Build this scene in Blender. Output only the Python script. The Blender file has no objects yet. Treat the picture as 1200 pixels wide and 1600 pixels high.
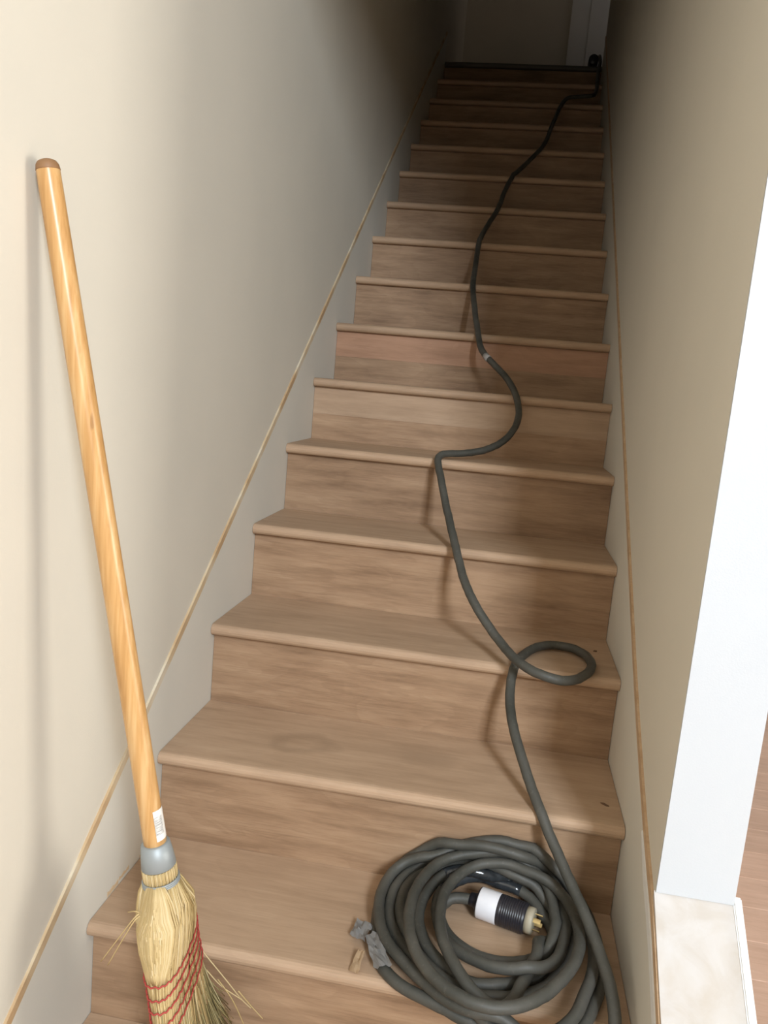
import bpy, bmesh, math, random
from mathutils import Vector, Matrix
S = bpy.context.scene
COL = S.collection
random.seed(7)

# ---------------------------------------------------------------- camera
cd = bpy.data.cameras.new('camera')
cam = bpy.data.objects.new('camera', cd)
COL.objects.link(cam)
cam.matrix_world = Matrix.Translation((0.60014, -0.87931, 1.11530)) @ (
    Matrix.Rotation(0.143704, 4, 'Z') @ Matrix.Rotation(1.411442, 4, 'X') @ Matrix.Rotation(0.089854, 4, 'Z'))
cd.sensor_fit = 'VERTICAL'
cd.sensor_height = 32.0
cd.lens = 1260.43 / 1600.0 * 32.0
cd.clip_start = 0.02
cd.clip_end = 100
S.camera = cam

# ---------------------------------------------------------------- light
w_ = bpy.data.worlds.new('daylight')
S.world = w_
w_.use_nodes = True
w_.node_tree.nodes['Background'].inputs[0].default_value = (0.72, 0.84, 1.0, 1)
w_.node_tree.nodes['Background'].inputs[1].default_value = 1.0

def area(name, loc, target, sx, sy, power, colour):
    l = bpy.data.lights.new(name, 'AREA')
    l.shape = 'RECTANGLE'
    l.size, l.size_y, l.energy, l.color = sx, sy, power, colour
    o = bpy.data.objects.new(name, l)
    o.location = loc
    o.rotation_euler = (Vector(target) - Vector(loc)).to_track_quat('-Z', 'Y').to_euler()
    COL.objects.link(o)
    return o

area('window_daylight_back', (2.02, -3.44, 2.65), (1.2, 0.2, 0.6), 0.60, 1.30, 225, (0.82, 0.91, 1.0))
area('window_daylight_side', (4.42, -0.25, 0.95), (0.0, -0.25, 0.95), 1.15, 1.5, 74, (1.0, 0.945, 0.84))
area('landing_fill', (2.1, 4.60, 4.2), (0.9, 4.65, 3.6), 0.6, 0.8, 1.0, (1.0, 0.86, 0.78))  # added fill to lift the dim landing

S.view_settings.view_transform = 'Standard'
S.view_settings.look = 'None'
S.view_settings.gamma = 1.0
S.view_settings.use_curve_mapping = False
S.view_settings.exposure = 0.0
S.cycles.max_bounces = 8
S.cycles.diffuse_bounces = 5

# ---------------------------------------------------------------- sizes
RISE, RUN, OH, W = 0.185, 0.254729, 0.024589, 0.884341
NTOP = 16                       # the landing
FLOOR = -3 * RISE
WALL_END = 0.264                # where the full height right wall stops
WALL_T = 0.113
LAND_Y = NTOP * RUN
BACK_Y = 5.1
SLOPE = RISE / RUN

# ---------------------------------------------------------------- helpers
def link(name, me, mat=None, parent=None, smooth=False):
    o = bpy.data.objects.new(name, me)
    COL.objects.link(o)
    if mat is not None and not me.materials:
        me.materials.append(mat)
    if smooth:
        for p in me.polygons:
            p.use_smooth = True
    if parent is not None:
        o.parent = parent
    return o

def obj(name, bm, mat=None, parent=None, smooth=False):
    me = bpy.data.meshes.new(name)
    bmesh.ops.recalc_face_normals(bm, faces=bm.faces)
    bm.to_mesh(me)
    bm.free()
    return link(name, me, mat, parent, smooth)

def empty(name, loc, label, cat, group=None):
    o = bpy.data.objects.new(name, None)
    o.empty_display_size = 0.05
    o.location = loc
    COL.objects.link(o)
    tag(o, label, cat, group)
    return o

def tag(o, label=None, cat=None, group=None, kind=None):
    if label: o['label'] = label
    if cat: o['category'] = cat
    if group: o['group'] = group
    if kind: o['kind'] = kind
    return o

def box(bm, x0, x1, y0, y1, z0, z1):
    v = [bm.verts.new(p) for p in ((x0, y0, z0), (x1, y0, z0), (x1, y1, z0), (x0, y1, z0),
                                   (x0, y0, z1), (x1, y0, z1), (x1, y1, z1), (x0, y1, z1))]
    for f in ((0, 3, 2, 1), (4, 5, 6, 7), (0, 1, 5, 4), (1, 2, 6, 5), (2, 3, 7, 6), (3, 0, 4, 7)):
        bm.faces.new([v[i] for i in f])

def prism_x(bm, poly, x0, x1):
    """a polygon in the y-z plane drawn out along x"""
    a = [bm.verts.new((x0, y, z)) for y, z in poly]
    b = [bm.verts.new((x1, y, z)) for y, z in poly]
    n = len(poly)
    bm.faces.new(a)
    bm.faces.new(list(reversed(b)))
    for i in range(n):
        bm.faces.new((a[i], b[i], b[(i + 1) % n], a[(i + 1) % n]))

def band(bm, pts, h0, h1, x0, x1):
    """a strip that follows points (y, base height) along a wall, between x0 and x1"""
    rows = []
    for i, (y, z) in enumerate(pts):
        a0 = h0[i] if isinstance(h0, (list, tuple)) else h0
        a1 = h1[i] if isinstance(h1, (list, tuple)) else h1
        rows.append([bm.verts.new(q) for q in ((x0, y, z + a0), (x1, y, z + a0), (x1, y, z + a1), (x0, y, z + a1))])
    for a, b in zip(rows, rows[1:]):
        for i in range(4):
            j = (i + 1) % 4
            bm.faces.new((a[i], a[j], b[j], b[i]))
    bm.faces.new(rows[0])
    bm.faces.new(list(reversed(rows[-1])))

def frames(pts):
    ts = []
    n = len(pts)
    for i in range(n):
        ts.append((pts[min(i + 1, n - 1)] - pts[max(i - 1, 0)]).normalized())
    u = ts[0].orthogonal().normalized()
    out = []
    for t in ts:
        u = (u - t * u.dot(t))
        u = u.normalized() if u.length > 1e-6 else t.orthogonal().normalized()
        out.append((t, u, t.cross(u)))
    return out

def tube(bm, pts, r, seg=10, cap=True):
    pts = [Vector(p) for p in pts]
    rings = []
    for i, (p, (t, u, v)) in enumerate(zip(pts, frames(pts))):
        rr = r[i] if isinstance(r, (list, tuple)) else r
        rings.append([bm.verts.new(p + (u * math.cos(2 * math.pi * k / seg) + v * math.sin(2 * math.pi * k / seg)) * rr)
                      for k in range(seg)])
    for a, b in zip(rings, rings[1:]):
        for k in range(seg):
            bm.faces.new((a[k], a[(k + 1) % seg], b[(k + 1) % seg], b[k]))
    if cap:
        bm.faces.new(list(reversed(rings[0])))
        bm.faces.new(rings[-1])
    return rings

def lathe(bm, prof, seg=24, mat=Matrix.Identity(4)):
    """profile of (radius, z) turned about the z axis of mat"""
    rings = []
    for r, z in prof:
        rings.append([bm.verts.new(mat @ Vector((r * math.cos(2 * math.pi * k / seg), r * math.sin(2 * math.pi * k / seg), z)))
                      for k in range(seg)])
    for a, b in zip(rings, rings[1:]):
        for k in range(seg):
            bm.faces.new((a[k], a[(k + 1) % seg], b[(k + 1) % seg], b[k]))
    bm.faces.new(list(reversed(rings[0])))
    bm.faces.new(rings[-1])

def spline(P, sub):
    P = [Vector(p) for p in P]
    Q = [2 * P[0] - P[1]] + P + [2 * P[-1] - P[-2]]
    out = []
    for i in range(1, len(Q) - 2):
        a, b, c, d = Q[i - 1:i + 3]
        for k in range(sub):
            t = k / sub
            out.append(0.5 * ((2 * b) + (c - a) * t + (2 * a - 5 * b + 4 * c - d) * t * t + (3 * b - a - 3 * c + d) * t ** 3))
    out.append(P[-1])
    return out

# ---------------------------------------------------------------- materials
class N:
    """small wrapper round a material's node tree"""
    def __init__(s, name, rough=0.6, metal=0.0, spec=0.5):
        s.m = bpy.data.materials.new(name)
        s.m.use_nodes = True
        s.t = s.m.node_tree
        s.b = s.t.nodes['Principled BSDF']
        s.b.inputs['Roughness'].default_value = rough
        s.b.inputs['Metallic'].default_value = metal
        s.b.inputs['Specular IOR Level'].default_value = spec
        s.co = s.t.nodes.new('ShaderNodeTexCoord')
    def new(s, kind, **kw):
        n = s.t.nodes.new(kind)
        for k, v in kw.items():
            if k in n.inputs: n.inputs[k].default_value = v
            else: setattr(n, k, v)
        return n
    def L(s, a, b): s.t.links.new(a, b)
    def coords(s, scale=(1, 1, 1), rand=0.0, out='Object'):
        mp = s.new('ShaderNodeMapping')
        mp.inputs['Scale'].default_value = scale
        src = s.co.outputs[out]
        if rand:
            oi = s.new('ShaderNodeObjectInfo')
            mu = s.new('ShaderNodeVectorMath', operation='SCALE')
            cb = s.new('ShaderNodeCombineXYZ')
            for i in range(3): s.L(oi.outputs['Random'], cb.inputs[i])
            s.L(cb.outputs[0], mu.inputs[0]); mu.inputs['Scale'].default_value = rand
            ad = s.new('ShaderNodeVectorMath', operation='ADD')
            s.L(src, ad.inputs[0]); s.L(mu.outputs[0], ad.inputs[1])
            src = ad.outputs[0]
        s.L(src, mp.inputs['Vector'])
        return mp.outputs[0]
    def noise(s, vec, scale, detail=3, rough=0.5, dist=0.0):
        n = s.new('ShaderNodeTexNoise', Scale=scale, Detail=detail, Roughness=rough, Distortion=dist)
        s.L(vec, n.inputs['Vector'])
        return n.outputs['Fac']
    def ramp(s, fac, stops):
        r = s.new('ShaderNodeValToRGB')
        e = r.color_ramp.elements
        while len(e) < len(stops): e.new(0.5)
        for k, (p, c) in enumerate(stops):
            e[k].position = p
            e[k].color = (c[0], c[1], c[2], 1) if not isinstance(c, (int, float)) else (c, c, c, 1)
        s.L(fac, r.inputs[0])
        return r.outputs[0]
    def mix(s, fac, a, b, mode='MIX'):
        n = s.new('ShaderNodeMix', data_type='RGBA', blend_type=mode)
        for sock, v in ((n.inputs[0], fac), (n.inputs[6], a), (n.inputs[7], b)):
            if isinstance(v, (int, float)): sock.default_value = v
            elif isinstance(v, tuple): sock.default_value = (*v, 1)
            else: s.L(v, sock)
        return n.outputs[2]
    def math(s, op, a, b=0.0, c=0.0):
        n = s.new('ShaderNodeMath', operation=op)
        for sock, v in zip(n.inputs, (a, b, c)):
            if isinstance(v, (int, float)): sock.default_value = v
            else: s.L(v, sock)
        return n.outputs[0]
    def colour(s, c):
        if isinstance(c, tuple): s.b.inputs['Base Color'].default_value = (*c, 1)
        else: s.L(c, s.b.inputs['Base Color'])
    def rough(s, f): s.L(f, s.b.inputs['Roughness'])
    def bump(s, h, strength=0.3, dist=0.002):
        n = s.new('ShaderNodeBump')
        n.inputs['Strength'].default_value = strength
        n.inputs['Distance'].default_value = dist
        s.L(h, n.inputs['Height'])
        s.L(n.outputs[0], s.b.inputs['Normal'])

def flat(name, c, rough=0.6, metal=0.0, spec=0.5):
    n = N(name, rough, metal, spec)
    v = n.noise(n.coords((1, 1, 1)), 60, 3)
    n.colour(n.mix(n.math('MULTIPLY', v, 0.35), c, tuple(x * 0.7 for x in c)))
    return n.m

def paint(name, c, c2, rough=0.75):
    n = N(name, rough, 0, 0.25)
    big = n.noise(n.coords(), 3.0, 3)
    n.colour(n.mix(n.ramp(big, [(0.35, 0.0), (0.7, 1.0)]), c, c2))
    n.bump(n.noise(n.coords(), 380, 2), 0.10, 0.001)
    return n.m

def wood(name, dark, mid, light, rough=0.6, stains=()):
    n = N(name, rough, 0, 0.3)
    v = n.coords((1.0, 9.0, 9.0), 17.3)
    warp = n.noise(n.coords((0.9, 3.2, 3.2), 17.3), 2.6, 3, 0.5, 0.6)
    rings = n.math('FRACT', n.math('MULTIPLY', warp, 9.0))
    cathedral = n.ramp(rings, [(0.0, 0.0), (0.65, 0.55), (0.93, 1.0), (1.0, 0.0)])
    grain = n.noise(v, 4.0, 6, 0.65)
    pores = n.noise(n.coords((6.0, 190.0, 190.0), 17.3), 2.0, 3, 0.6)
    col = n.ramp(grain, [(0.28, dark), (0.5, mid), (0.74, light)])
    col = n.mix(n.math('MULTIPLY', cathedral, 0.22), col, dark)
    col = n.mix(n.math('MULTIPLY', n.ramp(pores, [(0.5, 0.0), (0.72, 1.0)]), 0.30), col, tuple(x * 0.72 for x in dark))
    dust = n.noise(n.coords((1.6, 2.5, 2.5), 5.1), 3.2, 4)
    col = n.mix(n.math('MULTIPLY', n.ramp(dust, [(0.4, 0.0), (0.75, 1.0)]), 0.28), col, tuple(min(1, x * 1.25) for x in light))
    for (sx, sy, sz, r, ring) in stains:
        d = n.new('ShaderNodeVectorMath', operation='DISTANCE')
        n.L(n.coords((1, 1.5, 1)), d.inputs[0])
        d.inputs[1].default_value = (sx, sy * 1.5, sz)
        wob = n.math('ADD', d.outputs['Value'], n.math('MULTIPLY', n.math('SUBTRACT', n.noise(n.coords(), 11, 3), 0.5), 0.10))
        if ring:
            m_ = n.ramp(wob, [(r * 0.55, 0.15), (r * 0.85, 0.8), (r, 0.65), (r * 1.35, 0.0)])
        else:
            m_ = n.ramp(wob, [(0.0, 0.8), (r * 0.5, 0.6), (r, 0.0)])
        col = n.mix(n.math('MULTIPLY', m_, 0.40), col, tuple(x * 0.62 for x in dark))
    oi = n.new('ShaderNodeObjectInfo')
    hsv = n.new('ShaderNodeHueSaturation')
    n.L(n.math('ADD', n.math('MULTIPLY', oi.outputs['Random'], 0.16), 0.92), hsv.inputs['Value'])
    n.L(col, hsv.inputs['Color'])
    n.colour(hsv.outputs[0])
    n.rough(n.math('ADD', n.math('MULTIPLY', dust, 0.2), rough - 0.1))
    n.bump(pores, 0.12, 0.0006)
    return n.m

M_wall = paint('cream_wall_paint', (0.68, 0.635, 0.545), (0.65, 0.61, 0.525))
M_skirt = paint('white_skirt_paint', (0.70, 0.67, 0.595), (0.66, 0.635, 0.565), 0.6)
M_white = paint('white_paint', (0.80, 0.80, 0.78), (0.76, 0.76, 0.75), 0.5)
M_end = paint('end_daylight_tint', (0.54, 0.565, 0.59), (0.525, 0.55, 0.58), 0.6)  # bluish daylight on the wall end, put into its colour
M_ceil = paint('ceiling_paint', (0.55, 0.53, 0.49), (0.53, 0.51, 0.47))
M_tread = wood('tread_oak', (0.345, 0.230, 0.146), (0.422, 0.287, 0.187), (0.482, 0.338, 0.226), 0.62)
M_tread_stained = wood('tread_oak_stained', (0.345, 0.230, 0.146), (0.422, 0.287, 0.187), (0.482, 0.338, 0.226), 0.62,
                       stains=((-0.192, 0.14, -0.006, 0.06, True), (0.055, 0.165, -0.006, 0.085, False)))
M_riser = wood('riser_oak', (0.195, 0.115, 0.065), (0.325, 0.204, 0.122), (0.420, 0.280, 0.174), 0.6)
M_riser_pale = wood('riser_oak_pink', (0.300, 0.165, 0.098), (0.390, 0.220, 0.135), (0.450, 0.265, 0.170), 0.6)
M_floor = wood('floor_oak', (0.52, 0.335, 0.250), (0.60, 0.405, 0.310), (0.66, 0.465, 0.370), 0.40)
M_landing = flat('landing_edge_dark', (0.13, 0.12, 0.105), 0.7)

def strip_mat():
    n = N('bare_wood_strip', 0.65, 0, 0.3)
    g = n.noise(n.coords((6, 3, 3)), 3.0, 4)
    c = n.ramp(g, [(0.35, (0.50, 0.33, 0.18)), (0.5, (0.60, 0.46, 0.29)), (0.66, (0.66, 0.58, 0.45))])
    n.colour(c)
    return n.m
M_strip = strip_mat()
M_strip_brown = wood('brown_wood_strip', (0.42, 0.27, 0.15), (0.52, 0.355, 0.215), (0.58, 0.43, 0.29), 0.5)

def cap_mat():
    n = N('mottled_cap_paint', 0.42, 0, 0.4)
    a = n.noise(n.coords((1, 1, 1)), 16, 5, 0.6, 0.8)
    b = n.noise(n.coords((1, 1, 1)), 5, 4, 0.6, 0.6)
    c = n.ramp(a, [(0.35, (0.51, 0.465, 0.42)), (0.55, (0.56, 0.53, 0.505)), (0.75, (0.59, 0.57, 0.56))])
    c = n.mix(n.math('MULTIPLY', n.ramp(b, [(0.5, 0.0), (0.75, 1.0)]), 0.5), c, (0.51, 0.44, 0.36))
    n.colour(c)
    n.bump(n.noise(n.coords((1, 1, 1)), 40, 4), 0.2, 0.002)
    return n.m
M_cap = cap_mat()

# ================================================================ the setting
def structure(name, bm, mat, label=None, parent=None):
    o = obj(name, bm, mat, parent)
    if parent is None:
        o['kind'] = 'structure'
        if label: o['label'] = label
    return o

ROOM_H = 3.7
def h(y):                        # height of the line through the nosings
    return y * SLOPE

X0, X1 = W, W + WALL_T
bm = bmesh.new(); box(bm, -0.15, 4.6, -3.5, 4.7, FLOOR - 0.12, FLOOR - 0.018)
floor = structure('floor', bm, M_floor, 'pinkish oak plank floor of the lower room beside the stairs')
plank_meshes = []
PW = 0.188
for L_ in (1.45, 1.9, 2.3):
    b = bmesh.new(); box(b, 0, L_ - 0.0015, 0, PW - 0.0015, 0, 0.018)
    bmesh.ops.bevel(b, geom=[e for e in b.edges if all(v.co.z > 0.01 for v in e.verts)], offset=0.0016, segments=1, affect='EDGES')
    me = bpy.data.meshes.new('plank'); b.to_mesh(me); b.free(); me.materials.append(M_floor)
    plank_meshes.append((L_, me))
rng = random.Random(3)
y = -3.5 + (1.841 + 3.5) % PW - PW
while y < 4.6:
    x = X1 if y > -0.95 else -rng.uniform(0, 1.2)
    first = y > -0.95
    while x < 4.5:
        L_, me = rng.choice(plank_meshes[1:] if first else plank_meshes)
        first = False
        if True:
            o = link('plank', me, None, floor)
            o.location = (x, y, FLOOR - 0.018)
        x += L_
    y += PW

# left wall: one long wall with the stair climbing along it
bm = bmesh.new()
prism_x(bm, [(-3.5, FLOOR), (BACK_Y + 0.1, FLOOR), (BACK_Y + 0.1, 5.6), (-3.5, 5.6)], -0.14, -0.004)
structure('wall_left', bm, M_wall, 'cream painted wall on the left of the stairs, the broom leans on it')

# painted skirt board under the bare strip on the left
sk = [(-0.90, h(-0.90)), (LAND_Y, h(LAND_Y))]
bm = bmesh.new(); band(bm, sk, -0.32, 0.138, -0.004, 0.0)
structure('baseboard_left', bm, M_skirt, 'white painted sloping skirt board along the left ends of the steps')
bm = bmesh.new(); band(bm, sk, 0.1385, 0.1575, -0.0045, 0.0003)
structure('trim_1', bm, M_strip, 'thin bare tan strip sloping up the left wall above the skirt board')

# right wall of the stair, with its bright end face to the room
X0, X1 = W, W + WALL_T
bm = bmesh.new()
prism_x(bm, [(WALL_END, h(WALL_END) + 0.222), (WALL_END, ROOM_H), (0.8, ROOM_H), (LAND_Y + 0.03, 2.38 + (LAND_Y + 0.03 - 1.25) * 0.66 + 0.1),
             (LAND_Y + 0.03, FLOOR), (WALL_END, FLOOR)], X0 + 0.003, X1)
bmesh.ops.bevel(bm, geom=[e for e in bm.edges if all(abs(v.co.y - WALL_END) < 1e-4 for v in e.verts) and abs(e.verts[0].co.x - e.verts[1].co.x) < 1e-4],
                offset=0.003, segments=2, affect='EDGES')
wr = structure('wall_right', bm, M_wall, 'cream painted wall on the right of the stairs with a bright end face')

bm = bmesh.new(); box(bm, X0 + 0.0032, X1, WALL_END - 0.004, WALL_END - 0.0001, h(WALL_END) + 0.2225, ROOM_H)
structure('wall_end_tint', bm, M_end, 'end face of the right wall above the knee wall, cool daylight put into its colour')  # thin added sheet over the wall end, coloured as if lit by daylight

# knee wall that goes on down in front of it, with a sloping plastered cap
KY0 = -0.86
bm = bmesh.new()
prism_x(bm, [(KY0, FLOOR), (WALL_END, FLOOR), (WALL_END, h(WALL_END) + 0.200), (KY0, h(KY0) + 0.200)], X0 + 0.003, X1)
structure('wall_knee', bm, M_white, 'low sloping knee wall in front of the right wall')
bm = bmesh.new()
band(bm, [(KY0, h(KY0)), (WALL_END - 0.0005, h(WALL_END))], 0.2005, 0.223, X0 + 0.001, X1 + 0.001)
structure('trim_2', bm, M_cap, 'mottled off-white sloping cap on the knee wall at the lower right')
bm = bmesh.new()
band(bm, [(KY0, h(KY0)), (WALL_END + 0.006, h(WALL_END + 0.006))], 0.190, 0.2275, X1 - 0.0010, X1 + 0.0115)
bmesh.ops.bevel(bm, geom=list(bm.edges), offset=0.002, segments=2, affect='EDGES')
structure('trim_3', bm, M_white, 'bright white edge strip along the outer side of the knee wall cap')

# skirt board and strips on the right; the strip bends up to the cap near the wall end
ys = [KY0, 0.0, 0.22, 0.27, 0.32, 0.38, 0.45, 0.55, 0.66, 0.90, 1.4, LAND_Y]
hs = [0.206, 0.206, 0.205, 0.199, 0.187, 0.175, 0.165, 0.154, 0.147, 0.143, 0.143, 0.143]
pt = [(q, h(q)) for q in ys]
bm = bmesh.new(); band(bm, pt, -0.34, [q - 0.007 for q in hs], X0, X0 + 0.003)
structure('baseboard_right', bm, M_skirt, 'white painted sloping skirt board along the right ends of the steps')
bm = bmesh.new(); band(bm, pt, [q - 0.0065 for q in hs], [q + 0.0125 for q in hs], X0 - 0.0012, X0 + 0.0035)
structure('trim_4', bm, M_strip_brown, 'thin brown strip sloping along the right wall and under the knee wall cap')
pw_ = pt[:6]
bm = bmesh.new(); band(bm, pw_, [q - 0.030 + 0.016 * (i > 4) for i, q in enumerate(hs[:6])], [q - 0.008 for q in hs[:6]], X0 - 0.003, X0 - 0.0001)
structure('trim_5', bm, M_white, 'short white bead under the brown strip at the foot of the right wall')

# landing and the walls round it
bm = bmesh.new(); box(bm, 0.0, 2.3, LAND_Y + 0.05, BACK_Y, NTOP * RISE - 0.2, NTOP * RISE - 0.0005)
structure('floor_landing', bm, M_tread, 'dark landing floor at the head of the stairs')
bm = bmesh.new(); box(bm, -0.004, 2.4, BACK_Y, BACK_Y + 0.1, 2.7, 5.6)
structure('wall_back', bm, M_wall, 'dim wall at the head of the stairs')
bm = bmesh.new(); box(bm, 2.3, 2.4, X1, BACK_Y, 2.7, 5.6); bm.free()
bm = bmesh.new(); box(bm, 2.3, 2.4, LAND_Y + 0.03, BACK_Y, 2.7, 5.6)
structure('wall_landing', bm, M_wall, 'side wall of the landing')
bm = bmesh.new(); box(bm, X1, 2.3, LAND_Y - 0.03, LAND_Y + 0.03, 2.7, 5.6)
structure('wall_landing_front', bm, M_wall, 'wall beside the landing opening')
# a pale door in the back wall of the landing
bm = bmesh.new(); box(bm, 0.70, 1.52, BACK_Y - 0.018, BACK_Y, NTOP * RISE, NTOP * RISE + 2.05)
dr = structure('door_1', bm, M_white, 'pale closed door on the landing at the head of the stairs')
for (a, b_) in ((0.10, 0.90), (1.05, 1.90)):
    for (c, d) in ((0.12, 0.37), (0.47, 0.72)):
        bm = bmesh.new()
        box(bm, 0.70 + c, 0.70 + d, BACK_Y - 0.024, BACK_Y - 0.018, NTOP * RISE + a, NTOP * RISE + b_)
        bmesh.ops.bevel(bm, geom=[e for e in bm.edges if all(v.co.y < BACK_Y - 0.02 for v in e.verts)], offset=0.005, segments=1, affect='EDGES')
        obj('door_panel', bm, M_white, dr)
bm = bmesh.new(); lathe(bm, [(0.012, 0), (0.012, 0.03), (0.026, 0.04), (0.030, 0.055), (0.022, 0.07), (0.005, 0.074)], 16,
                        Matrix.Translation((1.46, BACK_Y - 0.018, NTOP * RISE + 0.95)) @ Matrix.Rotation(math.pi / 2, 4, 'X'))
obj('door_knob', bm, flat('brushed_knob', (0.45, 0.43, 0.40), 0.35, 1.0), dr, True)

# ceilings: flat over the room, sloping over the stairs
bm = bmesh.new(); box(bm, X1, 4.6, WALL_END, 4.7, ROOM_H, ROOM_H + 0.1); box(bm, -0.004, 4.6, -3.6, WALL_END, ROOM_H, ROOM_H + 0.1)
structure('ceiling', bm, M_ceil, 'flat ceiling of the lower room')
bm = bmesh.new()
prism_x(bm, [(WALL_END, 2.25), (1.25, 2.38), (LAND_Y + 0.03, 2.38 + (LAND_Y - 1.22) * 0.66), (BACK_Y, 5.2), (BACK_Y, 5.3),
             (LAND_Y + 0.03, 2.48 + (LAND_Y - 1.22) * 0.66), (1.25, 2.48), (WALL_END + 0.1, 2.4), (WALL_END + 0.1, ROOM_H), (WALL_END, ROOM_H)], -0.004, X0 + 0.003)
box(bm, X0, 2.3, LAND_Y, BACK_Y, 5.2, 5.3)
structure('ceiling_stairs', bm, M_ceil, 'sloping ceiling over the stairs')

# walls of the room with their window openings (behind and to the right of the view)
def wall_with_opening(name, along, fixed, t, a0, a1, o0, o1, oz0, oz1, z0=FLOOR, z1=ROOM_H):
    bm = bmesh.new()
    for (p, q, r_, s_) in ((a0, o0, z0, z1), (o1, a1, z0, z1), (o0, o1, z0, oz0), (o0, o1, oz1, z1)):
        if along == 'x': box(bm, p, q, fixed, fixed + t, r_, s_)
        else: box(bm, fixed, fixed + t, p, q, r_, s_)
    structure(name, bm, M_wall)
wall_with_opening('wall_front', 'x', -3.6, 0.1, -0.14, 4.6, 1.62, 2.42, 1.90, 3.40)
wall_with_opening('wall_side', 'y', 4.5, 0.1, -3.5, 4.7, -0.87, 0.37, 0.15, 1.75)
bm = bmesh.new(); box(bm, X1, 4.6, 4.6, 4.7, FLOOR, ROOM_H)
structure('wall_far', bm, M_white, 'pale far wall of the lower room')
def window(name, along, fixed, o0, o1, z0, z1, n):
    w = None
    bm = bmesh.new(); f = 0.05
    def bx(p, q, r_, s_):
        if along == 'x': box(bm, p, q, fixed, fixed + 0.06, r_, s_)
        else: box(bm, fixed, fixed + 0.06, p, q, r_, s_)
    bx(o0, o0 + f, z0, z1); bx(o1 - f, o1, z0, z1); bx(o0 + f, o1 - f, z0, z0 + f); bx(o0 + f, o1 - f, z1 - f, z1)
    for k in range(1, n):
        c = o0 + (o1 - o0) * k / n
        bx(c - 0.02, c + 0.02, z0 + f, z1 - f)
    structure(name, bm, M_white)
window('window_1', 'x', -3.56, 1.62, 2.42, 1.90, 3.40, 2)
window('window_2', 'y', 4.52, -0.87, 0.37, 0.15, 1.75, 2)

# ================================================================ the staircase
st = empty('staircase', (0, 0, 0), 'oak staircase with bare dusty treads climbing between the two cream walls', 'staircase')
TH, XW = 0.026, W - 0.002
def tread_mesh(depth, y_in):
    bm = bmesh.new()
    poly = [(y_in, 0.0)]
    c = TH / 2
    prof = []
    for k in range(0, 9):
        a = math.pi / 2 + math.pi * k / 8
        prof.append((c + math.cos(a) * c * 1.0, -c + math.sin(a) * c))
    poly = [(depth, 0.0)] + prof + [(depth, -TH)]
    prism_x(bm, poly, -XW / 2, XW / 2)
    return bm
bm = tread_mesh(RUN + OH - 0.001, 0)
me = bpy.data.meshes.new('tread'); bmesh.ops.recalc_face_normals(bm, faces=bm.faces); bm.to_mesh(me); bm.free(); me.materials.append(M_tread)
me2 = me.copy(); me2.materials.clear(); me2.materials.append(M_tread_stained)
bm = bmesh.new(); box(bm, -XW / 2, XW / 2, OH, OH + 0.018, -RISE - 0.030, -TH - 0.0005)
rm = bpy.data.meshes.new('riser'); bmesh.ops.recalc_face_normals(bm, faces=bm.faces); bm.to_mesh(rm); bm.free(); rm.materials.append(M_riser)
bm = bmesh.new(); box(bm, -XW / 2, XW / 2, OH, OH + 0.018, -RISE - 0.030, -0.1075)
rlo = bpy.data.meshes.new('riser_board_low'); bm.to_mesh(rlo); bm.free(); rlo.materials.append(M_riser)
bm = bmesh.new(); box(bm, -XW / 2, XW / 2, OH - 0.0012, OH + 0.018, -0.1075, -TH - 0.0005)
rhi = bpy.data.meshes.new('riser_board_high'); bm.to_mesh(rhi); bm.free(); rhi.materials.append(M_riser_pale)
rhi2 = rhi.copy(); rhi2.materials.clear(); rhi2.materials.append(M_tread)
for k in range(-2, NTOP):
    o = link('tread', me2 if k == 2 else me, None, st)
    o.location = (W / 2, k * RUN, k * RISE)
    if k == 2: o['label'] = 'tread with smudged dirt marks'
for k in range(-2, NTOP + 1):
    if k in (6, 7):
        o = link('riser', rlo, None, st); o.location = (W / 2, k * RUN, k * RISE)
        o = link('riser', rhi if k == 7 else rhi2, None, st); o.location = (W / 2, k * RUN, k * RISE)
        if k == 7: o['label'] = 'paler pinkish upper board of the riser'
    else:
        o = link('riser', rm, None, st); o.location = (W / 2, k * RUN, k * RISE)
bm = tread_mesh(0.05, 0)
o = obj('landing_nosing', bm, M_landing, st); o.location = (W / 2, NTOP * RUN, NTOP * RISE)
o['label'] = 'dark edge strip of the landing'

# bits of tan paper tape torn off along the skirt board at the left end of the second lowest step in view
M_tan = flat('tan_masking_paper', (0.66, 0.49, 0.31), 0.8)
bb = bpy.data.objects['baseboard_left']
for (y0, y1, z0, z1) in ((0.325, 0.365, RISE + 0.001, RISE + 0.012), (0.368, 0.405, RISE + 0.006, RISE + 0.014), (0.45, 0.50, RISE + 0.001, RISE + 0.006)):
    bm = bmesh.new()
    n = 6
    poly = [(y0 + (y1 - y0) * k / n, z0 + 0.0015 * (k % 2)) for k in range(n + 1)] + \
           [(y1 - (y1 - y0) * k / n, z1 - 0.003 * ((k * 7) % 3) / 2) for k in range(n + 1)]
    prism_x(bm, poly, 0.0001, 0.0007)
    obj('paper_scrap', bm, M_tan, bb)

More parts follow.
